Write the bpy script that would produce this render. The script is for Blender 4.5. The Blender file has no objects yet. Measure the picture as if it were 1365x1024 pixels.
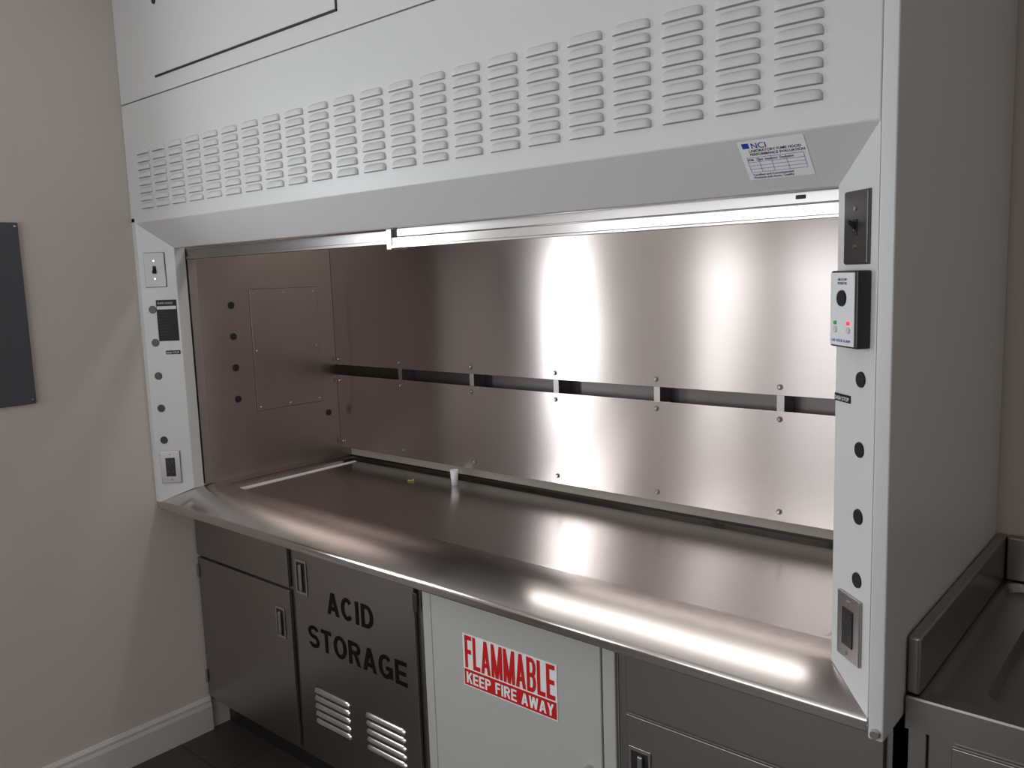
import bpy, bmesh, math
from mathutils import Vector, Matrix
sc=bpy.context.scene
COL=sc.collection
sc.view_settings.view_transform='Standard'
# ------------------------------------------------------------------ helpers
def link(o,parent=None):
    COL.objects.link(o)
    if parent is not None: o.parent=parent
    return o
def empty(name,loc=(0,0,0),rotz=0.,parent=None):
    o=bpy.data.objects.new(name,None); o.location=loc; o.rotation_euler=(0,0,rotz); o.empty_display_size=.05
    return link(o,parent)
def mesh_obj(name,verts,faces,mat=None,parent=None,bevel=0,smooth=False,seg=2):
    me=bpy.data.meshes.new(name); me.from_pydata([tuple(v) for v in verts],[],faces); me.validate()
    bm=bmesh.new(); bm.from_mesh(me); bmesh.ops.recalc_face_normals(bm,faces=bm.faces); bm.to_mesh(me); bm.free()
    o=bpy.data.objects.new(name,me); link(o,parent)
    if mat is not None: me.materials.append(mat)
    if bevel>0:
        b=o.modifiers.new('bevel','BEVEL'); b.width=bevel; b.segments=seg; b.limit_method='ANGLE'; b.angle_limit=math.radians(25)
    if smooth or bevel>0:
        for p in me.polygons: p.use_smooth=True
        if bevel>0:
            w=o.modifiers.new('wn','WEIGHTED_NORMAL'); w.keep_sharp=True
    return o
def boxdata(b,V,F):
    x0,x1,y0,y1,z0,z1=b; n=len(V)
    V+= [(x0,y0,z0),(x1,y0,z0),(x1,y1,z0),(x0,y1,z0),(x0,y0,z1),(x1,y0,z1),(x1,y1,z1),(x0,y1,z1)]
    F+= [tuple(n+i for i in f) for f in [(0,3,2,1),(4,5,6,7),(0,1,5,4),(1,2,6,5),(2,3,7,6),(3,0,4,7)]]
def box(name,b,mat,parent=None,bevel=0,seg=2):
    V=[];F=[]; boxdata(b,V,F); return mesh_obj(name,V,F,mat,parent,bevel,seg=seg)
def boxes(name,bs,mat,parent=None,bevel=0):
    V=[];F=[]
    for b in bs: boxdata(b,V,F)
    return mesh_obj(name,V,F,mat,parent,bevel)
def prism_x(name,prof,x0,x1,mat,parent=None,bevel=0,seg=2):
    n=len(prof); V=[(x0,y,z) for y,z in prof]+[(x1,y,z) for y,z in prof]
    F=[tuple(range(n)),tuple(range(2*n-1,n-1,-1))]+[(i,(i+1)%n,n+(i+1)%n,n+i) for i in range(n)]
    return mesh_obj(name,V,F,mat,parent,bevel,seg=seg)
def prism_z(name,prof,z0s,z1,mat,parent=None,bevel=0,seg=2):
    n=len(prof); V=[(p[0],p[1],z0s(p[1]) if callable(z0s) else z0s) for p in prof]+[(p[0],p[1],z1) for p in prof]
    F=[tuple(range(n)),tuple(range(2*n-1,n-1,-1))]+[(i,(i+1)%n,n+(i+1)%n,n+i) for i in range(n)]
    return mesh_obj(name,V,F,mat,parent,bevel,seg=seg)
def multi_cyl(name,lst,mat,parent=None,seg=20):
    V=[];F=[]
    for c,r,h,axis,r2 in lst:
        n=len(V); q=Vector((0,0,1)).rotation_difference(Vector(axis))
        for zz,rr in ((-h/2,r),(h/2,r2)):
            for i in range(seg):
                a=2*math.pi*i/seg; V.append(q@Vector((rr*math.cos(a),rr*math.sin(a),zz))+Vector(c))
        F+=[tuple(n+i for i in range(seg)),tuple(n+i for i in range(2*seg-1,seg-1,-1))]+[(n+i,n+(i+1)%seg,n+seg+(i+1)%seg,n+seg+i) for i in range(seg)]
    return mesh_obj(name,V,F,mat,parent)
def text(name,body,loc,size,mat,parent=None,sx=1.,rotz=0.,off=0.,align='LEFT',space=1.):
    c=bpy.data.curves.new(name,'FONT'); c.body=body; c.size=size; c.extrude=.0002; c.offset=off; c.align_x=align; c.space_character=space
    c.materials.append(mat); o=bpy.data.objects.new(name,c); link(o,parent); o.location=loc
    o.rotation_euler=(math.pi/2,0,rotz); o.scale=(sx,1,1); return o
# block sans lettering cut from stroke polygons (faces -y)
GW={'I':None,'M':1.28,'W':1.45,'A':1.08,'O':1.1,'C':1.05,'G':1.1,'D':1.02,'L':.86,'F':.86,'E':.9,'T':.92,' ':.45}
def lettering(name,body,x0,x1,z0,z1,t,gap,y,mat,parent,th=None):
    h=z1-z0; th=th or t
    rel=[(GW.get(ch,1.) if ch!='I' else 0) for ch in body]; nI=body.count('I')
    unit=((x1-x0)-gap*(len(body)-1)-nI*t)/sum(rel)
    V=[];F=[]; lay=[0]
    def yy():
        lay[0]+=1; return y-.00003*(lay[0]%6)
    def poly(V2):
        n=len(V); yv=yy()
        # keep every stroke facing -y
        ar=sum(V2[i][0]*V2[(i+1)%len(V2)][1]-V2[(i+1)%len(V2)][0]*V2[i][1] for i in range(len(V2)))
        if ar<0: V2=V2[::-1]
        for v in V2: V.append((v[0],yv,v[1]))
        F.append(tuple(range(n,n+len(V2))))
    def arc(cx,cz,rx,rz,a0,a1,k=20):
        n=len(V); yv=yy()
        if a1<a0: a0,a1=a1,a0
        for i in range(k+1):
            a=math.radians(a0+(a1-a0)*i/k); ca,sa=math.cos(a),math.sin(a)
            V.append((cx+(rx+t/2)*ca,yv,cz+(rz+th/2)*sa)); V.append((cx+(rx-t/2)*ca,yv,cz+(rz-th/2)*sa))
        for i in range(k): F.append((n+2*i,n+2*i+2,n+2*i+3,n+2*i+1))
    x=x0
    for ch,rw in zip(body,rel):
        w=t if ch=='I' else rw*unit
        vb=lambda xx,a,b: poly([(x+xx,z0+a*h),(x+xx+t,z0+a*h),(x+xx+t,z0+b*h),(x+xx,z0+b*h)])
        hb=lambda a,b,zz: poly([(x+a*w,zz),(x+b*w,zz),(x+b*w,zz+th),(x+a*w,zz+th)])
        def dia(xa,za,xb,zb,tt=t):
            poly([(x+xa-tt/2,z0+za*h),(x+xa+tt/2,z0+za*h),(x+xb+tt/2,z0+zb*h),(x+xb-tt/2,z0+zb*h)])
        m=t/2; mh=th/2
        if ch=='I': vb(0,0,1)
        elif ch=='A': dia(m,0,w/2,1,t*1.05); dia(w-m,0,w/2,1,t*1.05); hb(.22,.78,z0+.2*h)
        elif ch=='M': vb(0,0,1); vb(w-t,0,1); dia(w/2,0,m,1,t*1.0); dia(w/2,0,w-m,1,t*1.0)
        elif ch=='W': dia(w*.27,0,m,1); dia(w*.27,0,w*.5,1); dia(w*.73,0,w*.5,1); dia(w*.73,0,w-m,1)
        elif ch=='Y': dia(w/2,.42,m,1); dia(w/2,.42,w-m,1); vb(w/2-m,0,.43)
        elif ch=='K': vb(0,0,1); dia(m*1.2,.36,w-m,1,t*1.15); dia(w-m,0,w*.42,.62,t*1.15)
        elif ch=='F': vb(0,0,1); hb(0,1,z1-th); hb(0,.9,z0+.44*h)
        elif ch=='E': vb(0,0,1); hb(0,1,z1-th); hb(0,.93,z0+h/2-mh); hb(0,1,z0)
        elif ch=='L': vb(0,0,1); hb(0,1,z0)
        elif ch=='T': vb(w/2-m,0,1); hb(0,1,z1-th)
        elif ch=='O': arc(x+w/2,z0+h/2,w/2-m,h/2-mh,0,360,36)
        elif ch=='C': arc(x+w/2,z0+h/2,w/2-m,h/2-mh,42,318,30)
        elif ch=='G': arc(x+w/2,z0+h/2,w/2-m,h/2-mh,42,335,30); hb(.52,1,z0+.36*h); vb(w-t,.05,.45)
        elif ch=='S':
            r=(h/2-mh)/2; arc(x+w/2,z1-mh-r,w/2-m,r,20,270,24); arc(x+w/2,z0+mh+r,w/2-m,r,90,-160,24)
        elif ch=='D': vb(0,0,1); hb(0,.48,z1-th); hb(0,.48,z0); arc(x+.45*w,z0+h/2,.55*w-m,h/2-mh,-90,90)
        elif ch in 'PRB':
            zm=z0+(.44 if ch!='B' else .5)*h-(mh if ch=='B' else 0); vb(0,0,1); hb(0,.56,z1-th); hb(0,.56,zm)
            r=(z1-mh-(zm+mh))/2; arc(x+.54*w,zm+mh+r,.46*w-m,r,-90,90)
            if ch=='R': dia(w-m,0,w*.55,.48,t*1.1)
            if ch=='B': hb(0,.56,z0); r2=(zm-z0)/2; arc(x+.54*w,z0+mh+r2,.46*w-m,r2,-90,90)
        x+=w+gap
    me=bpy.data.meshes.new(name); me.from_pydata(V,[],F); me.materials.append(mat)
    o=bpy.data.objects.new(name,me); return link(o,parent)
# ------------------------------------------------------------------ materials
def base_mat(name,col,rough=.5,metal=0.,spec=.5):
    m=bpy.data.materials.new(name); m.use_nodes=True; nt=m.node_tree; b=nt.nodes['Principled BSDF']
    b.inputs['Base Color'].default_value=(*col,1); b.inputs['Roughness'].default_value=rough; b.inputs['Metallic'].default_value=metal
    b.inputs['Specular IOR Level'].default_value=spec
    return m,nt,b
def noise(nt,scale,detail=3,mapscale=(1,1,1)):
    tc=nt.nodes.new('ShaderNodeTexCoord'); mp=nt.nodes.new('ShaderNodeMapping'); mp.inputs['Scale'].default_value=mapscale
    nz=nt.nodes.new('ShaderNodeTexNoise'); nz.inputs['Scale'].default_value=scale; nz.inputs['Detail'].default_value=detail
    nt.links.new(tc.outputs['Object'],mp.inputs[0]); nt.links.new(mp.outputs[0],nz.inputs['Vector']); return nz
def paint(name,col,rough=.4,bs=350,bstr=.05,var=.04,spec=.5):
    m,nt,b=base_mat(name,col,rough,0,spec)
    nz=noise(nt,bs,2); bp=nt.nodes.new('ShaderNodeBump'); bp.inputs['Strength'].default_value=bstr; bp.inputs['Distance'].default_value=.002
    nt.links.new(nz.outputs['Fac'],bp.inputs['Height']); nt.links.new(bp.outputs[0],b.inputs['Normal'])
    n2=noise(nt,2.5,4); mx=nt.nodes.new('ShaderNodeMix'); mx.data_type='RGBA'
    mx.inputs[6].default_value=(*[c*(1-var) for c in col],1); mx.inputs[7].default_value=(*[min(1,c*(1+var)) for c in col],1)
    nt.links.new(n2.outputs['Fac'],mx.inputs[0]); nt.links.new(mx.outputs[2],b.inputs['Base Color']); return m
def flat(name,col,rough=.7,spec=.1):
    return base_mat(name,col,rough,0,spec)[0]
def steel(name,tan,col=(.56,.535,.52),rough=.3,an=.75,grain=(6,260,260),wave=.12,wscale=2.2,gv=.012):
    m,nt,b=base_mat(name,col,rough,1.)
    b.inputs['Anisotropic'].default_value=an
    t=nt.nodes.new('ShaderNodeCombineXYZ')
    for i in range(3): t.inputs[i].default_value=tan[i]
    nt.links.new(t.outputs[0],b.inputs['Tangent'])
    g=noise(nt,1.5,3,grain)
    mx=nt.nodes.new('ShaderNodeMix'); mx.data_type='RGBA'
    mx.inputs[6].default_value=(*[c*(1-gv) for c in col],1); mx.inputs[7].default_value=(*[min(1,c*(1+gv)) for c in col],1)
    nt.links.new(g.outputs['Fac'],mx.inputs[0]); nt.links.new(mx.outputs[2],b.inputs['Base Color'])
    w=noise(nt,wscale,1); bp=nt.nodes.new('ShaderNodeBump'); bp.inputs['Strength'].default_value=wave; bp.inputs['Distance'].default_value=.02
    nt.links.new(w.outputs['Fac'],bp.inputs['Height']); nt.links.new(bp.outputs[0],b.inputs['Normal'])
    return m
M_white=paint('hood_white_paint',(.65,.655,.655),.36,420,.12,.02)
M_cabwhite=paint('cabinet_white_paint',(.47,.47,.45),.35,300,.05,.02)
M_wall=paint('wall_paint',(.67,.61,.56),.75,160,.08,.03,.3)
M_ceil=paint('ceiling_paint',(.75,.74,.72),.8)
M_trim=paint('trim_paint',(.70,.66,.62),.4)
M_dark=paint('dark_gap',(.012,.012,.012),.6)
M_black=paint('black_plastic',(.015,.015,.016),.35)
M_gray=paint('panel_gray',(.085,.087,.10),.5,200,.1)
M_paper=paint('paper_label',(.75,.76,.78),.6)
M_white_ink=flat('white_ink',(.85,.85,.85))
M_ink=flat('ink',(.03,.03,.05))
M_blue=flat('blue_ink',(.02,.08,.4))
M_red=flat('red_ink',(.60,.02,.02))
M_label=flat('label_black',(.018,.018,.022),.5,.2)
M_ivory=paint('plate_ivory',(.62,.62,.60),.4)
M_brass=paint('brass',(.45,.33,.10),.3)
M_plate=steel('steel_plate',(0,0,1),(.45,.43,.42),.35,.3)
M_sv=steel('steel_brushed_baffle',(0,0,1),(.66,.605,.585),.26,.95,(4,300,300),.2,1.8)
M_sl=steel('steel_brushed_liner',(0,0,1),(.46,.40,.38),.25,.85,(260,5,260))
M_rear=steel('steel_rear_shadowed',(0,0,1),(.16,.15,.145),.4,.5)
M_sc=steel('steel_countertop',(0,1,0),(.60,.56,.54),.18,.88,(4,300,300),.12,1.8)
M_sd=steel('steel_cabinet',(0,0,1),(.35,.33,.315),.30,.6,(6,240,240),.08)
M_sash=steel('steel_sash',(0,0,1),(.40,.39,.385),.3,.2)
M_chrome=steel('steel_trim',(0,0,1),(.60,.59,.58),.22,.3)
M_cream=paint('cream_strip',(.36,.33,.28),.5)
M_led_g,_,b=base_mat('led_green',(.05,.3,.08)); b.inputs['Emission Color'].default_value=(.1,1,.3,1); b.inputs['Emission Strength'].default_value=.1
M_led_r,_,b=base_mat('led_red',(.5,.02,.03)); b.inputs['Emission Color'].default_value=(1,.05,.1,1); b.inputs['Emission Strength'].default_value=1.
M_floor,nt,b=base_mat('floor_tile',(.06,.05,.045),.45)
tc=nt.nodes.new('ShaderNodeTexCoord'); br=nt.nodes.new('ShaderNodeTexBrick'); br.offset=0
br.inputs['Color1'].default_value=(.055,.044,.039,1); br.inputs['Color2'].default_value=(.042,.035,.032,1); br.inputs['Mortar'].default_value=(.02,.018,.016,1)
br.inputs['Scale'].default_value=1; br.inputs['Brick Width'].default_value=.305; br.inputs['Row Height'].default_value=.305; br.inputs['Mortar Size'].default_value=.004
nt.links.new(tc.outputs['Object'],br.inputs['Vector']); nt.links.new(br.outputs['Color'],b.inputs['Base Color'])
# ------------------------------------------------------------------ room
XR,YB,YF,H=4.4,.82,-3.6,2.75
box('floor',(-.12,XR+.1,YF-.1,YB+.1,-.1,0),M_floor)
box('ceiling',(-.12,XR+.1,YF-.1,YB+.1,H,H+.1),M_ceil)
box('wall_back',(-.12,XR+.1,YB,YB+.1,0,H),M_wall)
box('wall_right',(XR,XR+.1,YF,YB,0,H),M_wall)
def wall_open_left(wins):
    bs=[]; ys=YF
    for (a,b_,z0,z1) in sorted(wins):
        bs.append((-.12,0,ys,a,0,H)); bs.append((-.12,0,a,b_,0,z0)); bs.append((-.12,0,a,b_,z1,H)); ys=b_
    bs.append((-.12,0,ys,YB,0,H)); return boxes('wall_left',bs,M_wall)
W1=(-1.33,-.80,1.0,2.30); W2=(-3.45,-2.50,1.0,2.30)
wall_open_left([W1,W2])
W3=(.15,2.5,1.05,2.45)
boxes('wall_front',[(0,W3[0],YF-.1,YF,0,H),(W3[1],XR,YF-.1,YF,0,H),(W3[0],W3[1],YF-.1,YF,0,W3[2]),(W3[0],W3[1],YF-.1,YF,W3[3],H)],M_wall)
def win_left(n,w):
    a,b_,z0,z1=w; e=empty(n); t=.04; m=(z0+z1)/2
    boxes('frame',[(-.1,-.04,a,a+t,z0,z1),(-.1,-.04,b_-t,b_,z0,z1),(-.1,-.04,a+t,b_-t,z0,z0+t),(-.1,-.04,a+t,b_-t,z1-t,z1),(-.09,-.05,a+t,b_-t,m-.02,m+.02)],M_trim,e)
    boxes('casing',[(0.001,.015,a-.07,a,z0-.07,z1+.07),(0.001,.015,b_,b_+.07,z0-.07,z1+.07),(0.001,.015,a,b_,z1,z1+.07),(0.001,.03,a,b_,z0-.07,z0)],M_trim,e)
win_left('window_1',W1); win_left('window_2',W2)
e=empty('added_window_3'); a,b_,z0,z1=W3; t=.04; m=(a+b_)/2  # unseen front window, added to brighten the hood face and baffle reflections
boxes('frame',[(a,a+t,YF-.08,YF-.03,z0,z1),(b_-t,b_,YF-.08,YF-.03,z0,z1),(a+t,b_-t,YF-.08,YF-.03,z0,z0+t),(a+t,b_-t,YF-.08,YF-.03,z1-t,z1),(m-.02,m+.02,YF-.08,YF-.03,z0+t,z1-t)],M_trim,e)
boxes('casing',[(a-.07,a,YF+.001,YF+.015,z0-.07,z1+.07),(b_,b_+.07,YF+.001,YF+.015,z0-.07,z1+.07),(a,b_,YF+.001,YF+.015,z1,z1+.07),(a,b_,YF+.001,YF+.03,z0-.07,z0)],M_trim,e)
prism=[(0,0),(.014,0),(.014,.095),(.010,.108),(.010,.118),(.004,.130),(0,.130)]
V=[];n=len(prism)
for yy in (YF+.002,.135):
    V+=[(p[0]+.0005,yy,p[1]) for p in prism]
mesh_obj('baseboard_left',V,[tuple(range(n)),tuple(range(2*n-1,n-1,-1))]+[(i,(i+1)%n,n+(i+1)%n,n+i) for i in range(n)],M_trim)
box('baseboard_front',(.016,XR,YF+.0005,YF+.014,0,.13),M_trim)
ep=empty('electrical_panel')
box('cover',(.0005,.010,-.715,-.357,1.316,1.877),M_gray,ep,.003)
box('door',(.010,.014,-.69,-.47,1.36,1.83),M_gray,ep,.002)
multi_cyl('screws',[((.0115,-.368,1.865),.005,.004,(1,0,0),.003),((.0115,-.368,1.33),.005,.004,(1,0,0),.003)],M_chrome,ep)
# ------------------------------------------------------------------ countertop
XL,XRT=.001,2.4365
ct=empty('steel_countertop')
prof=[(.0,.893),(.0,.913),(.004,.919),(.080,.9615),(.155,.968),(.165,.966),(.170,.950),(.170,.893)]
prism_x('front_sill',prof,XL,XRT,M_sc,ct,.0025,3)
def loop(x0,x1,y0,y1,z,r=0,k=5):
    out=[]
    for cx,cy,a0 in ((x0+r,y0+r,180),(x1-r,y0+r,270),(x1-r,y1-r,0),(x0+r,y1-r,90)):
        for i in range(k+1):
            a=math.radians(a0+90*i/k); out.append((cx+r*math.cos(a),cy+r*math.sin(a),z))
    return out
def ring_mesh(name,loops,mat,parent):
    n=len(loops[0]); V=[v for l in loops for v in l]; F=[]
    for j in range(len(loops)-1):
        for i in range(n): F.append((j*n+i,j*n+(i+1)%n,(j+1)*n+(i+1)%n,(j+1)*n+i))
    F.append(tuple((len(loops)-1)*n+i for i in range(n)))
    F.append(tuple(reversed(range(n))))
    return mesh_obj(name,V,F,mat,parent)
R_=.02
ring_mesh('work_surface_tray',[loop(XL,XRT,.1702,.80,.893,.0005),loop(XL,XRT,.1702,.80,.950,.0005),loop(.165,2.30,.20,.765,.950,R_),loop(.183,2.282,.218,.747,.9385,R_)],M_sc,ct)
mesh_obj('edge_reflection_strip',[(.184,.222,.9392),(.208,.222,.9392),(.195,.742,.9392),(.185,.742,.9392),(.180,.222,.9425),(.204,.222,.9405),(.193,.742,.9405),(.181,.742,.9425)],[(0,3,2,1),(4,5,6,7),(0,1,5,4),(1,2,6,5),(2,3,7,6),(3,0,4,7)],M_white_ink,ct)  # bright reflection along the tray rim, put in as a pale strip
# ------------------------------------------------------------------ fume hood
fh=empty('fume_hood')
sill=lambda y: .9145+max(0,min(y,.08))/.08*.0485+.0006
prism_z('left_post',[(.0,0.),(.026,0.),(.123,.08),(.123,.118),(.0,.118)],sill,1.9,M_white,fh,.0025)
prism_z('right_post',[(2.437,0.),(2.346,.08),(2.346,.118),(2.437,.118)],sill,1.9,M_white,fh,.0025)
box('right_side_panel',(2.4375,2.462,-.002,.815,.884,H-.002),M_white,fh,.003)
box('left_side_panel',(.0005,.026,.119,.80,.951,H-.002),M_white,fh)
prism_x('louvered_header',[(0.,1.882),(.08,1.795),(.10,1.795),(.10,2.266),(0.,2.266)],.0005,2.437,M_white,fh,.003,3)
box('upper_panel',(.0005,2.437,.001,.10,2.2695,H-.002),M_white,fh,.0015)
boxes('access_panel_slot',[(.248,1.160,-.0012,.002,2.3165,2.3215),(1.157,1.160,-.0012,.002,2.3165,2.70)],M_dark,fh)
box('access_panel',(.248,1.1565,-.004,.002,2.3222,2.70),M_white,fh,.001)
multi_cyl('access_panel_lock',[((.287,-.006,2.535),.009,.006,(0,-1,0),.008)],M_black,fh)
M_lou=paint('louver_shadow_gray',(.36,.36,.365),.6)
def louvers(name,cols,rows,dz,zb0,w,h,p,y,mat,dmat,parent,ex,rise=.7):
    V=[];F=[];FD=[];ns,nt_=20,9
    for cx in cols:
        for r_ in range(rows):
            zb=zb0+r_*dz; n=len(V)
            for j in range(nt_+1):
                tt=(j/nt_)**1.5
                for i in range(ns+1):
                    s=-math.cos(math.pi*i/ns); ws=max(0,1-abs(s)**ex)**.5
                    zz=zb+h*(1-tt)*(.45+.55*ws)
                    V.append((cx+s*w,y-.0003-p*(math.sin(tt*math.pi/2)**rise)*ws,zz))
            for j in range(nt_):
                for i in range(ns):
                    a=n+j*(ns+1)+i; F.append((a,a+1,a+ns+2,a+ns+1))
            m0=len(V)
            for i in range(ns+1):
                s=-math.cos(math.pi*i/ns); V.append((cx+s*w,y-.0003,zb-.0008))
            for i in range(ns):
                a=n+nt_*(ns+1)+i; FD.append((a,a+1,m0+i+1,m0+i))
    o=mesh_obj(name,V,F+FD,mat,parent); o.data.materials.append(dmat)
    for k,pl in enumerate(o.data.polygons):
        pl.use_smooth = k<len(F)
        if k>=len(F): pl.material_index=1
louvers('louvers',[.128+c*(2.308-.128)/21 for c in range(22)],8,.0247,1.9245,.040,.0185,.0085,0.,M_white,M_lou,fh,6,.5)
sl=Vector((0,.08,-.087)).normalized(); nrm=Vector((0,-.087,-.08)).normalized()
st=empty('certification_sticker')
def on_slope(x,f): return Vector((x,0,1.882))+sl*(.118*f)+nrm*.0006
def quad(name,x0,x1,f0,f1,off,mat,parent):
    V=[on_slope(x,f)+nrm*off for x,f in ((x0,f0),(x1,f0),(x1,f1),(x0,f1))]
    return mesh_obj(name,V,[(0,1,2,3)],mat,parent)
quad('paper',2.200,2.315,.05,.74,0,M_white_ink,st)
for i,f in enumerate([.34,.42,.48,.54,.60]): quad('rule_%d'%i,2.208,2.307,f,f+.006,.0003,M_blue,st)
for i,x in enumerate([2.208,2.228,2.250,2.276,2.3065]): quad('column_%d'%i,x,x+.0006,.34,.606,.0003,M_blue,st)
def slope_text(body,x,f,size,mat,sx=1):
    c=bpy.data.curves.new('t','FONT'); c.body=body; c.size=size; c.materials.append(mat); c.offset=.0001
    o=bpy.data.objects.new('print_'+body.split()[0].lower(),c); link(o,st)
    X=Vector((1,0,0)); Y=-sl; Z=X.cross(Y)
    mt=Matrix((X,Y,Z)).transposed().to_4x4(); mt.translation=on_slope(x,f)+nrm*.0004; o.matrix_world=mt@Matrix.Diagonal((sx,1,1,1))
slope_text('NCI',2.222,.19,.016,M_blue); quad('logo',2.207,2.219,.09,.18,.0003,M_blue,st)
slope_text('LABORATORY FUME HOOD',2.216,.25,.0072,M_ink); slope_text('PERFORMANCE EVALUATION',2.216,.31,.0072,M_ink)
slope_text('FPM   Date  Inspector  Expiration',2.209,.40,.0062,M_ink,.95)
slope_text('Certified and Commissioned',2.209,.665,.0062,M_ink); slope_text('Products and Assoc. Quality',2.209,.715,.0062,M_ink)
box('left_liner',(.026,.120,.1185,.80,.951,2.32),M_sl,fh)
box('right_liner',(2.349,2.437,.1185,.80,.951,2.32),M_sl,fh)
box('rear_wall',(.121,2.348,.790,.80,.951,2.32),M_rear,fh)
box('roof',(.121,2.348,.101,.789,2.30,2.32),M_white,fh)
box('upper_baffle',(.1215,2.3475,.7255,.728,1.333,2.02),M_sv,fh,.0008)
box('lower_baffle',(.1215,2.3475,.7255,.728,.996,1.291),M_sv,fh,.0008)
bx=[.138,.498,.866,1.234,1.602,1.972,2.335]
boxes('baffle_standoffs',[(x-.010,x+.010,.729,.789,1.28,1.345) for x in bx[1:-1]],M_plate,fh)
boxes('rear_cream_strip',[(.1215,2.3475,.775,.7895,.955,.985)],M_cream,fh)
lst=[];lst2=[]
for x in bx:
    for z in (1.355,1.270,1.022):
        lst2.append(((x,.7245,z),.0075,.002,(0,-1,0),.0075)); lst.append(((x,.7215,z),.0055,.005,(0,-1,0),.0035))
multi_cyl('baffle_washers',lst2,M_rear,fh); multi_cyl('baffle_bolts',lst,M_chrome,fh)
multi_cyl('liner_plugs',[((.1212,.278,z),.0135,.003,(1,0,0),.0125) for z in (1.592,1.480,1.367,1.252)]+[((.1212,.674,1.145),.0135,.003,(1,0,0),.0125)],M_black,fh,28)
box('liner_access_plate_gap',(.1202,.1207,.3530,.6520,1.1950,1.6470),M_rear,fh)
box('liner_access_plate',(.1202,.1222,.355,.650,1.197,1.645),M_sl,fh,.0006)
multi_cyl('liner_screws',[((.1235,y,z),.0045,.003,(1,0,0),.003) for y in (.37,.50,.635) for z in (1.21,1.63)]+[((.1235,y,1.42),.0045,.003,(1,0,0),.003) for y in (.37,.635)],M_chrome,fh)
boxes('sash_left_bar',[(.1235,1.186,.1215,.150,1.757,1.792),(.1235,1.186,.119,.1215,1.757,1.766)],M_sash,fh,.0015)
boxes('sash_right_bar',[(1.206,2.3455,.098,.119,1.745,1.772),(1.206,2.3455,.092,.098,1.745,1.752)],M_chrome,fh,.0015)
boxes('sash_right_channel',[(1.206,2.3455,.107,.119,1.774,1.7945)],M_sash,fh,.001)
box('sash_divider',(1.186,1.206,.096,.150,1.742,1.7945),M_sash,fh,.0015)
box('sash_lock_slot',(2.262,2.280,.1055,.108,1.782,1.789),M_dark,fh,.001)
boxes('sash_track',[(.1235,.130,.1215,.150,.97,1.757),(2.3405,2.3455,.1215,.150,.97,1.745)],M_plate,fh)
multi_cyl('corner_screw',[((2.450,-.006,.897),.009,.008,(0,-1,0),.007)],M_chrome,fh)
# ---- post fittings
aL=math.atan2(.08,.097); aR=math.atan2(-.08,.091)
def frame(name,side,f):
    if side=='L': p=(.026+.097*f,.08*f); a=aL
    else: p=(2.346+.091*(1-f),.08*f); a=aR
    return empty(name,(p[0],p[1],0),a)
def plugs(side,zs,f):
    e=frame('post_plugs',side,f); e.parent=fh
    multi_cyl('plug',[((0,-.0012,z),.0135,.0024,(0,-1,0),.0125) for z in zs],M_black,e,28)
plugs('L',[1.59,1.477,1.362,1.249,1.137],.27); plugs('R',[1.48,1.364,1.251,1.142],.34)
def switch(side,f,zc,plate,knob,thr):
    e=frame('light_switch',side,f)
    box('plate_edge',(-.0362,.0362,-.003,-.0003,zc-.0587,zc+.0587),M_gray,e,.001)
    box('plate',(-.035,.035,-.006,-.0003,zc-.0575,zc+.0575),plate,e,.002)
    box('toggle_slot',(-.006,.006,-.0068,-.005,zc-.013,zc+.013),M_dark,e)
    V=[(-.004,-.0068,zc-.006),(.004,-.0068,zc-.006),(.004,-.0068,zc+.008),(-.004,-.0068,zc+.008),(-.003,-.020,zc+thr-.003),(.003,-.020,zc+thr-.003),(.003,-.020,zc+thr+.003),(-.003,-.020,zc+thr+.003)]
    mesh_obj('toggle',V,[(0,3,2,1),(4,5,6,7),(0,1,5,4),(1,2,6,5),(2,3,7,6),(3,0,4,7)],knob,e,.001)
    multi_cyl('screws',[((0,-.007,zc+d),.0035,.002,(0,-1,0),.003) for d in (-.03,.03)],M_chrome,e)
M_brown=steel('dark_bronze_plate',(0,0,1),(.13,.12,.12),.4,.2)
switch('L',.44,1.724,M_ivory,M_ink,-.008); switch('R',.47,1.724,M_brown,M_black,.010)
def outlet(side,f,zc):
    e=frame('power_outlet',side,f)
    box('plate',(-.035,.035,-.006,-.0003,zc-.0575,zc+.0575),M_plate,e,.002)
    box('receptacle',(-.0165,.0165,-.008,-.005,zc-.033,zc+.033),M_black,e,.0015)
    bs=[]
    for d in (-.017,.017): bs+=[(-.008,-.006,-.0086,-.007,zc+d-.004,zc+d+.005),(.006,.008,-.0086,-.007,zc+d-.004,zc+d+.005),(-.0015,.0015,-.0086,-.007,zc+d-.010,zc+d-.007)]
    boxes('slots',bs,M_gray,e)
    multi_cyl('screws',[((0,-.007,zc+d),.0035,.002,(0,-1,0),.003) for d in (-.045,.045)],M_chrome,e)
outlet('L',.41,1.042); outlet('R',.48,1.052)
e=frame('airflow_alarm',"R",.46); z0,z1=1.532,1.656
box('housing',(-.042,.040,-.024,-.0003,z0,z1),M_black,e,.003)
box('face',(-.040,.033,-.0255,-.023,z0+.003,z1-.003),M_paper,e,.001)
multi_cyl('horn',[((-.003,-.027,1.612),.0135,.003,(0,-1,0),.0125)],M_black,e,28)
multi_cyl('red_led',[((.018,-.027,1.572),.0035,.003,(0,-1,0),.003)],M_led_r,e)
multi_cyl('green_led',[((-.022,-.027,1.572),.0035,.003,(0,-1,0),.003)],M_led_g,e)
multi_cyl('buttons',[((.018,-.0265,1.561),.0055,.002,(0,-1,0),.005),((-.022,-.0265,1.561),.0055,.002,(0,-1,0),.005)],M_ivory,e)
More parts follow.
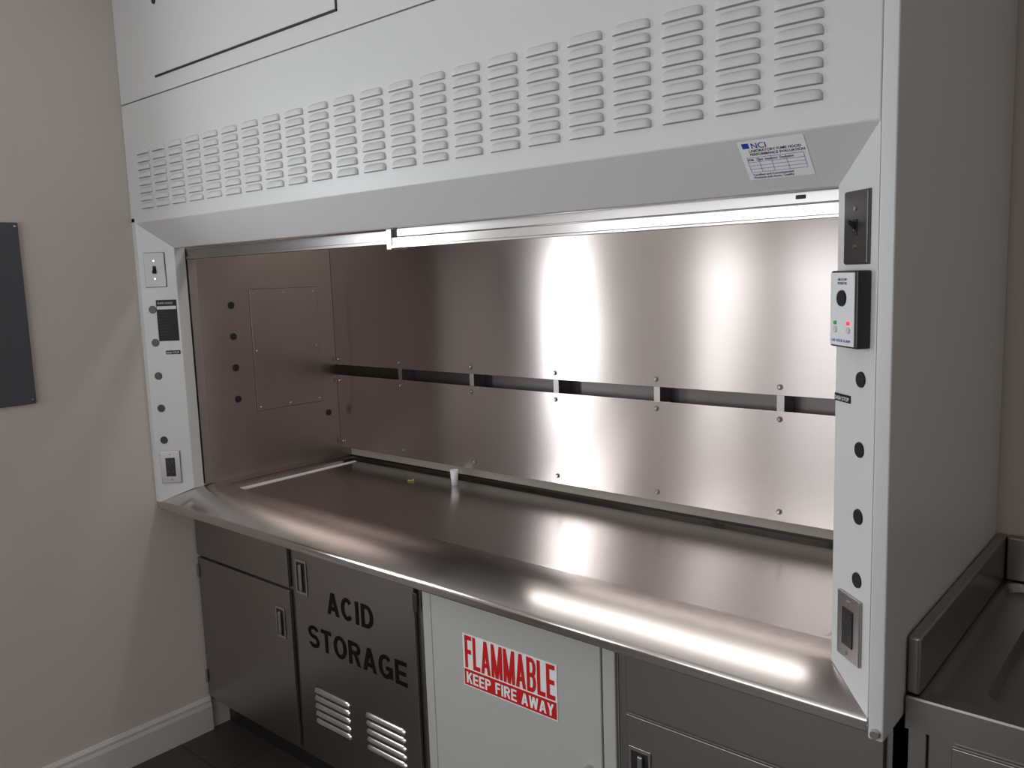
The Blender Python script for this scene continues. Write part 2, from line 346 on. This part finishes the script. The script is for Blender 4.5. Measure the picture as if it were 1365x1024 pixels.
text('title','AIR FLOW\nMONITOR',(-.003,-.0257,1.640),.006,M_ink,e,align='CENTER'); text('brand','LAB  HOOD ALARM',(-.034,-.0257,1.541),.0065,M_blue,e)
e=frame('instruction_label','L',.66)
box('sheet',(-.035,.035,-.0014,-.0004,1.482,1.622),M_label,e)
box('sheet_band',(-.033,.033,-.0018,-.0013,1.590,1.601),M_paper,e)
M_dim=flat('dim_print',(.16,.16,.17))
text('heading','FUME HOOD',(-.030,-.0018,1.608),.009,M_paper,e)
for i in range(1,9): text('line_%d'%i,'operate with sash at stop',(-.030,-.0018,1.586-i*.0105),.0034,M_dim,e)
for s_,f in (('L',.74),('R',.79)):
    e=frame('sash_stop_label',s_,f); box('sheet',(-.025,.025,-.0014,-.0004,1.436,1.449),M_label,e)
    text('lettering','SASH STOP',(-.0225,-.0018,1.4385),.0095,M_white_ink,e,.92)
# ------------------------------------------------------------------ base cabinets
YD,YC=.130,.142
def carcass(e,x0,x1,mat):
    box('carcass',(x0,x1,YC,.78,.12,.891),mat,e,.001); box('toe_kick',(x0,x1,.21,.76,0,.1195),M_black,e)
def pull(e,x0,x1,z0,z1):
    box('pull_plate',(x0,x1,YD-.003,YD-.0003,z0,z1),M_chrome,e,.0015)
    box('pull_recess',(x0+.007,x1-.007,YD-.0036,YD-.002,z0+.009,z1-.009),M_dark,e)
    xm=(x0+x1)/2
    boxes('pull_bar',[(xm-.002,xm+.012,YD-.012,YD-.0036,z0+.014,z1-.014)],M_plate,e,.003)
c=empty('base_cabinet'); carcass(c,.004,.596,M_sd)
box('drawer_front',(.008,.583,YD,YC-.001,.686,.880),M_sd,c,.002); box('door',(.008,.583,YD,YC-.001,.139,.677),M_sd,c,.002)
pull(c,.500,.551,.503,.610)
boxes('hinges',[(.004,.016,YD-.005,YD-.0004,z,z+.05) for z in (.60,.19)],M_plate,c,.001)
a=empty('acid_storage_cabinet'); carcass(a,.598,1.210,M_sd)
box('door',(.614,1.182,YD,YC-.001,.139,.880),M_sd,a,.002); pull(a,.630,.688,.682,.797)
boxes('hinges',[(1.183,1.200,YD-.006,YD-.0004,z,z+.055) for z in (.755,.19)],M_brown,a,.002)
M_let=flat('black_vinyl',(.006,.005,.005))
lettering('acid_lettering','ACID',.784,1.003,.650,.722,.0155,.011,YD-.0008,M_let,a,th=.013)
lettering('storage_lettering','STORAGE',.676,1.140,.516,.590,.0155,.010,YD-.0008,M_let,a,th=.013)
louvers('vent_louvers',[.779,1.033],5,.026,.262,.09,.017,.008,YD,M_chrome,M_dark,a,10)
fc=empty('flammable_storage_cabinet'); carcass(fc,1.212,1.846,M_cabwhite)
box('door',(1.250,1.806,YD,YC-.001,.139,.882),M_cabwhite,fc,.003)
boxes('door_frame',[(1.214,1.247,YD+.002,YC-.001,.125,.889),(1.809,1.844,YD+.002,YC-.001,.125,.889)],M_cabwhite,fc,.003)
multi_cyl('knob',[((1.772,YD-.012,.510),.012,.022,(0,-1,0),.011)],M_chrome,fc)
sg=empty('flammable_warning_sign')
box('backing',(1.368,1.680,YD-.0016,YD-.0004,.598,.742),M_white_ink,sg)
box('red_band',(1.371,1.677,YD-.0021,YD-.0015,.601,.645),M_red,sg)
lettering('flammable_lettering','FLAMMABLE',1.375,1.674,.649,.738,.0100,.0036,YD-.0022,M_red,sg,th=.012)
lettering('keep_fire_away_lettering','KEEP FIRE AWAY',1.379,1.669,.6075,.6385,.0062,.0030,YD-.0028,M_white_ink,sg,th=.0054)
d=empty('base_cabinet'); carcass(d,1.848,2.437,M_sd)
box('drawer_front',(1.874,2.425,YD,YC-.001,.692,.880),M_sd,d,.002); box('door',(1.874,2.425,YD,YC-.001,.139,.683),M_sd,d,.002)
pull(d,1.880,1.938,.500,.612)
# ------------------------------------------------------------------ sink counter
s=empty('sink_counter'); X0,X1=2.4645,3.9
box('side_splash',(X0,X0+.022,.112,.818,.925,1.030),M_sd,s,.006,3)
box('back_splash',(X0+.0225,X1,.796,.818,.925,1.030),M_sd,s,.006,3)
ring_mesh('deck',[loop(X0,X1,.104,.818,.865,.004),loop(X0,X1,.104,.818,.921,.004),loop(X0+.002,X1-.002,.106,.816,.9245,.004),loop(X0+.03,X1-.03,.135,.79,.9245,.03),loop(X0+.040,X1-.04,.148,.782,.908,.03),loop(X0+.10,X1-.5,.20,.72,.905,.05),loop(X0+.115,X1-.515,.215,.705,.70,.05)],M_sd,s)
box('carcass',(X0+.03,X1,YC,.80,.12,.69),M_sd,s,.001); box('carcass_rail',(X0+.03,X1,YC,YC+.03,.69,.864),M_sd,s,.001); box('toe_kick',(X0+.03,X1,.21,.79,0,.1195),M_black,s)
box('end_panel',(X0+.0,X0+.0295,YC-.01,.80,.0,.864),M_sd,s,.001)
for i in range(3):
    x=X0+.07+i*.45; box('door_%d'%i,(x,x+.42,YD,YC-.001,.139,.84),M_sd,s,.002)
cu=empty('plastic_cup')
V=[];N=24; prof=[(.0,.9393),(.011,.9393),(.0145,.993),(.0135,.993),(.010,.943),(0,.943)]
for r_,z in prof:
    for i in range(N): a_=2*math.pi*i/N; V.append((.800+max(r_,.0002)*math.cos(a_),.690+max(r_,.0002)*math.sin(a_),z))
mesh_obj('cup_body',V,[(j*N+i,j*N+(i+1)%N,(j+1)*N+(i+1)%N,(j+1)*N+i) for j in range(len(prof)-1) for i in range(N)],M_paper,cu,smooth=True)
bs_=empty('brass_screw')
multi_cyl('screw_body',[((.625,.640,.9415),.0025,.022,(.8,.6,0),.0018),((.634,.6468,.943),.0045,.003,(.8,.6,0),.0045)],M_brass,bs_)
# ------------------------------------------------------------------ lights
def area(name,loc,rot,sx,sy,power,col):
    l=bpy.data.lights.new(name,'AREA'); l.shape='RECTANGLE'; l.size=sx; l.size_y=sy; l.energy=power; l.color=col
    o=bpy.data.objects.new(name,l); o.location=loc; o.rotation_euler=rot; COL.objects.link(o); return o
area('daylight_window_1',(-.13,(W1[0]+W1[1])/2,(W1[2]+W1[3])/2),(0,-math.pi/2,0),W1[3]-W1[2],W1[1]-W1[0],20,(.95,.98,1))
area('daylight_window_2',(-.13,(W2[0]+W2[1])/2,(W2[2]+W2[3])/2),(0,-math.pi/2,0),W2[3]-W2[2],W2[1]-W2[0],17,(.98,.98,.98))
area('fill_light_window_3',((W3[0]+W3[1])/2,YF-.12,(W3[2]+W3[3])/2),(math.pi/2,0,0),W3[1]-W3[0],W3[3]-W3[2],31,(.98,.985,.985))  # added fill light behind the unseen front window
area('hood_lamp',(1.23,.42,2.29),(0,0,0),1.2,.12,4,(1,.96,.92))
w=bpy.data.worlds.new('sky'); sc.world=w; w.use_nodes=True; w.node_tree.nodes['Background'].inputs[0].default_value=(.75,.85,1,1); w.node_tree.nodes['Background'].inputs[1].default_value=1.
# ------------------------------------------------------------------ camera
a_,b_,c_=math.radians(40.914),math.radians(-7.406),math.radians(1.949)
fw=Vector((-math.sin(a_)*math.cos(b_),math.cos(a_)*math.cos(b_),math.sin(b_))); r0=Vector((math.cos(a_),math.sin(a_),0)); d0=fw.cross(r0)
r=r0*math.cos(c_)+d0*math.sin(c_); dn=-r0*math.sin(c_)+d0*math.cos(c_)
cam=bpy.data.cameras.new('camera'); cam.sensor_width=36; cam.lens=1123.7/1365*36; cam.clip_start=.02
co=bpy.data.objects.new('camera',cam); COL.objects.link(co)
mt=Matrix((r,-dn,-fw)).transposed().to_4x4(); mt.translation=(2.8646,-1.3653,1.6682); co.matrix_world=mt
sc.camera=co
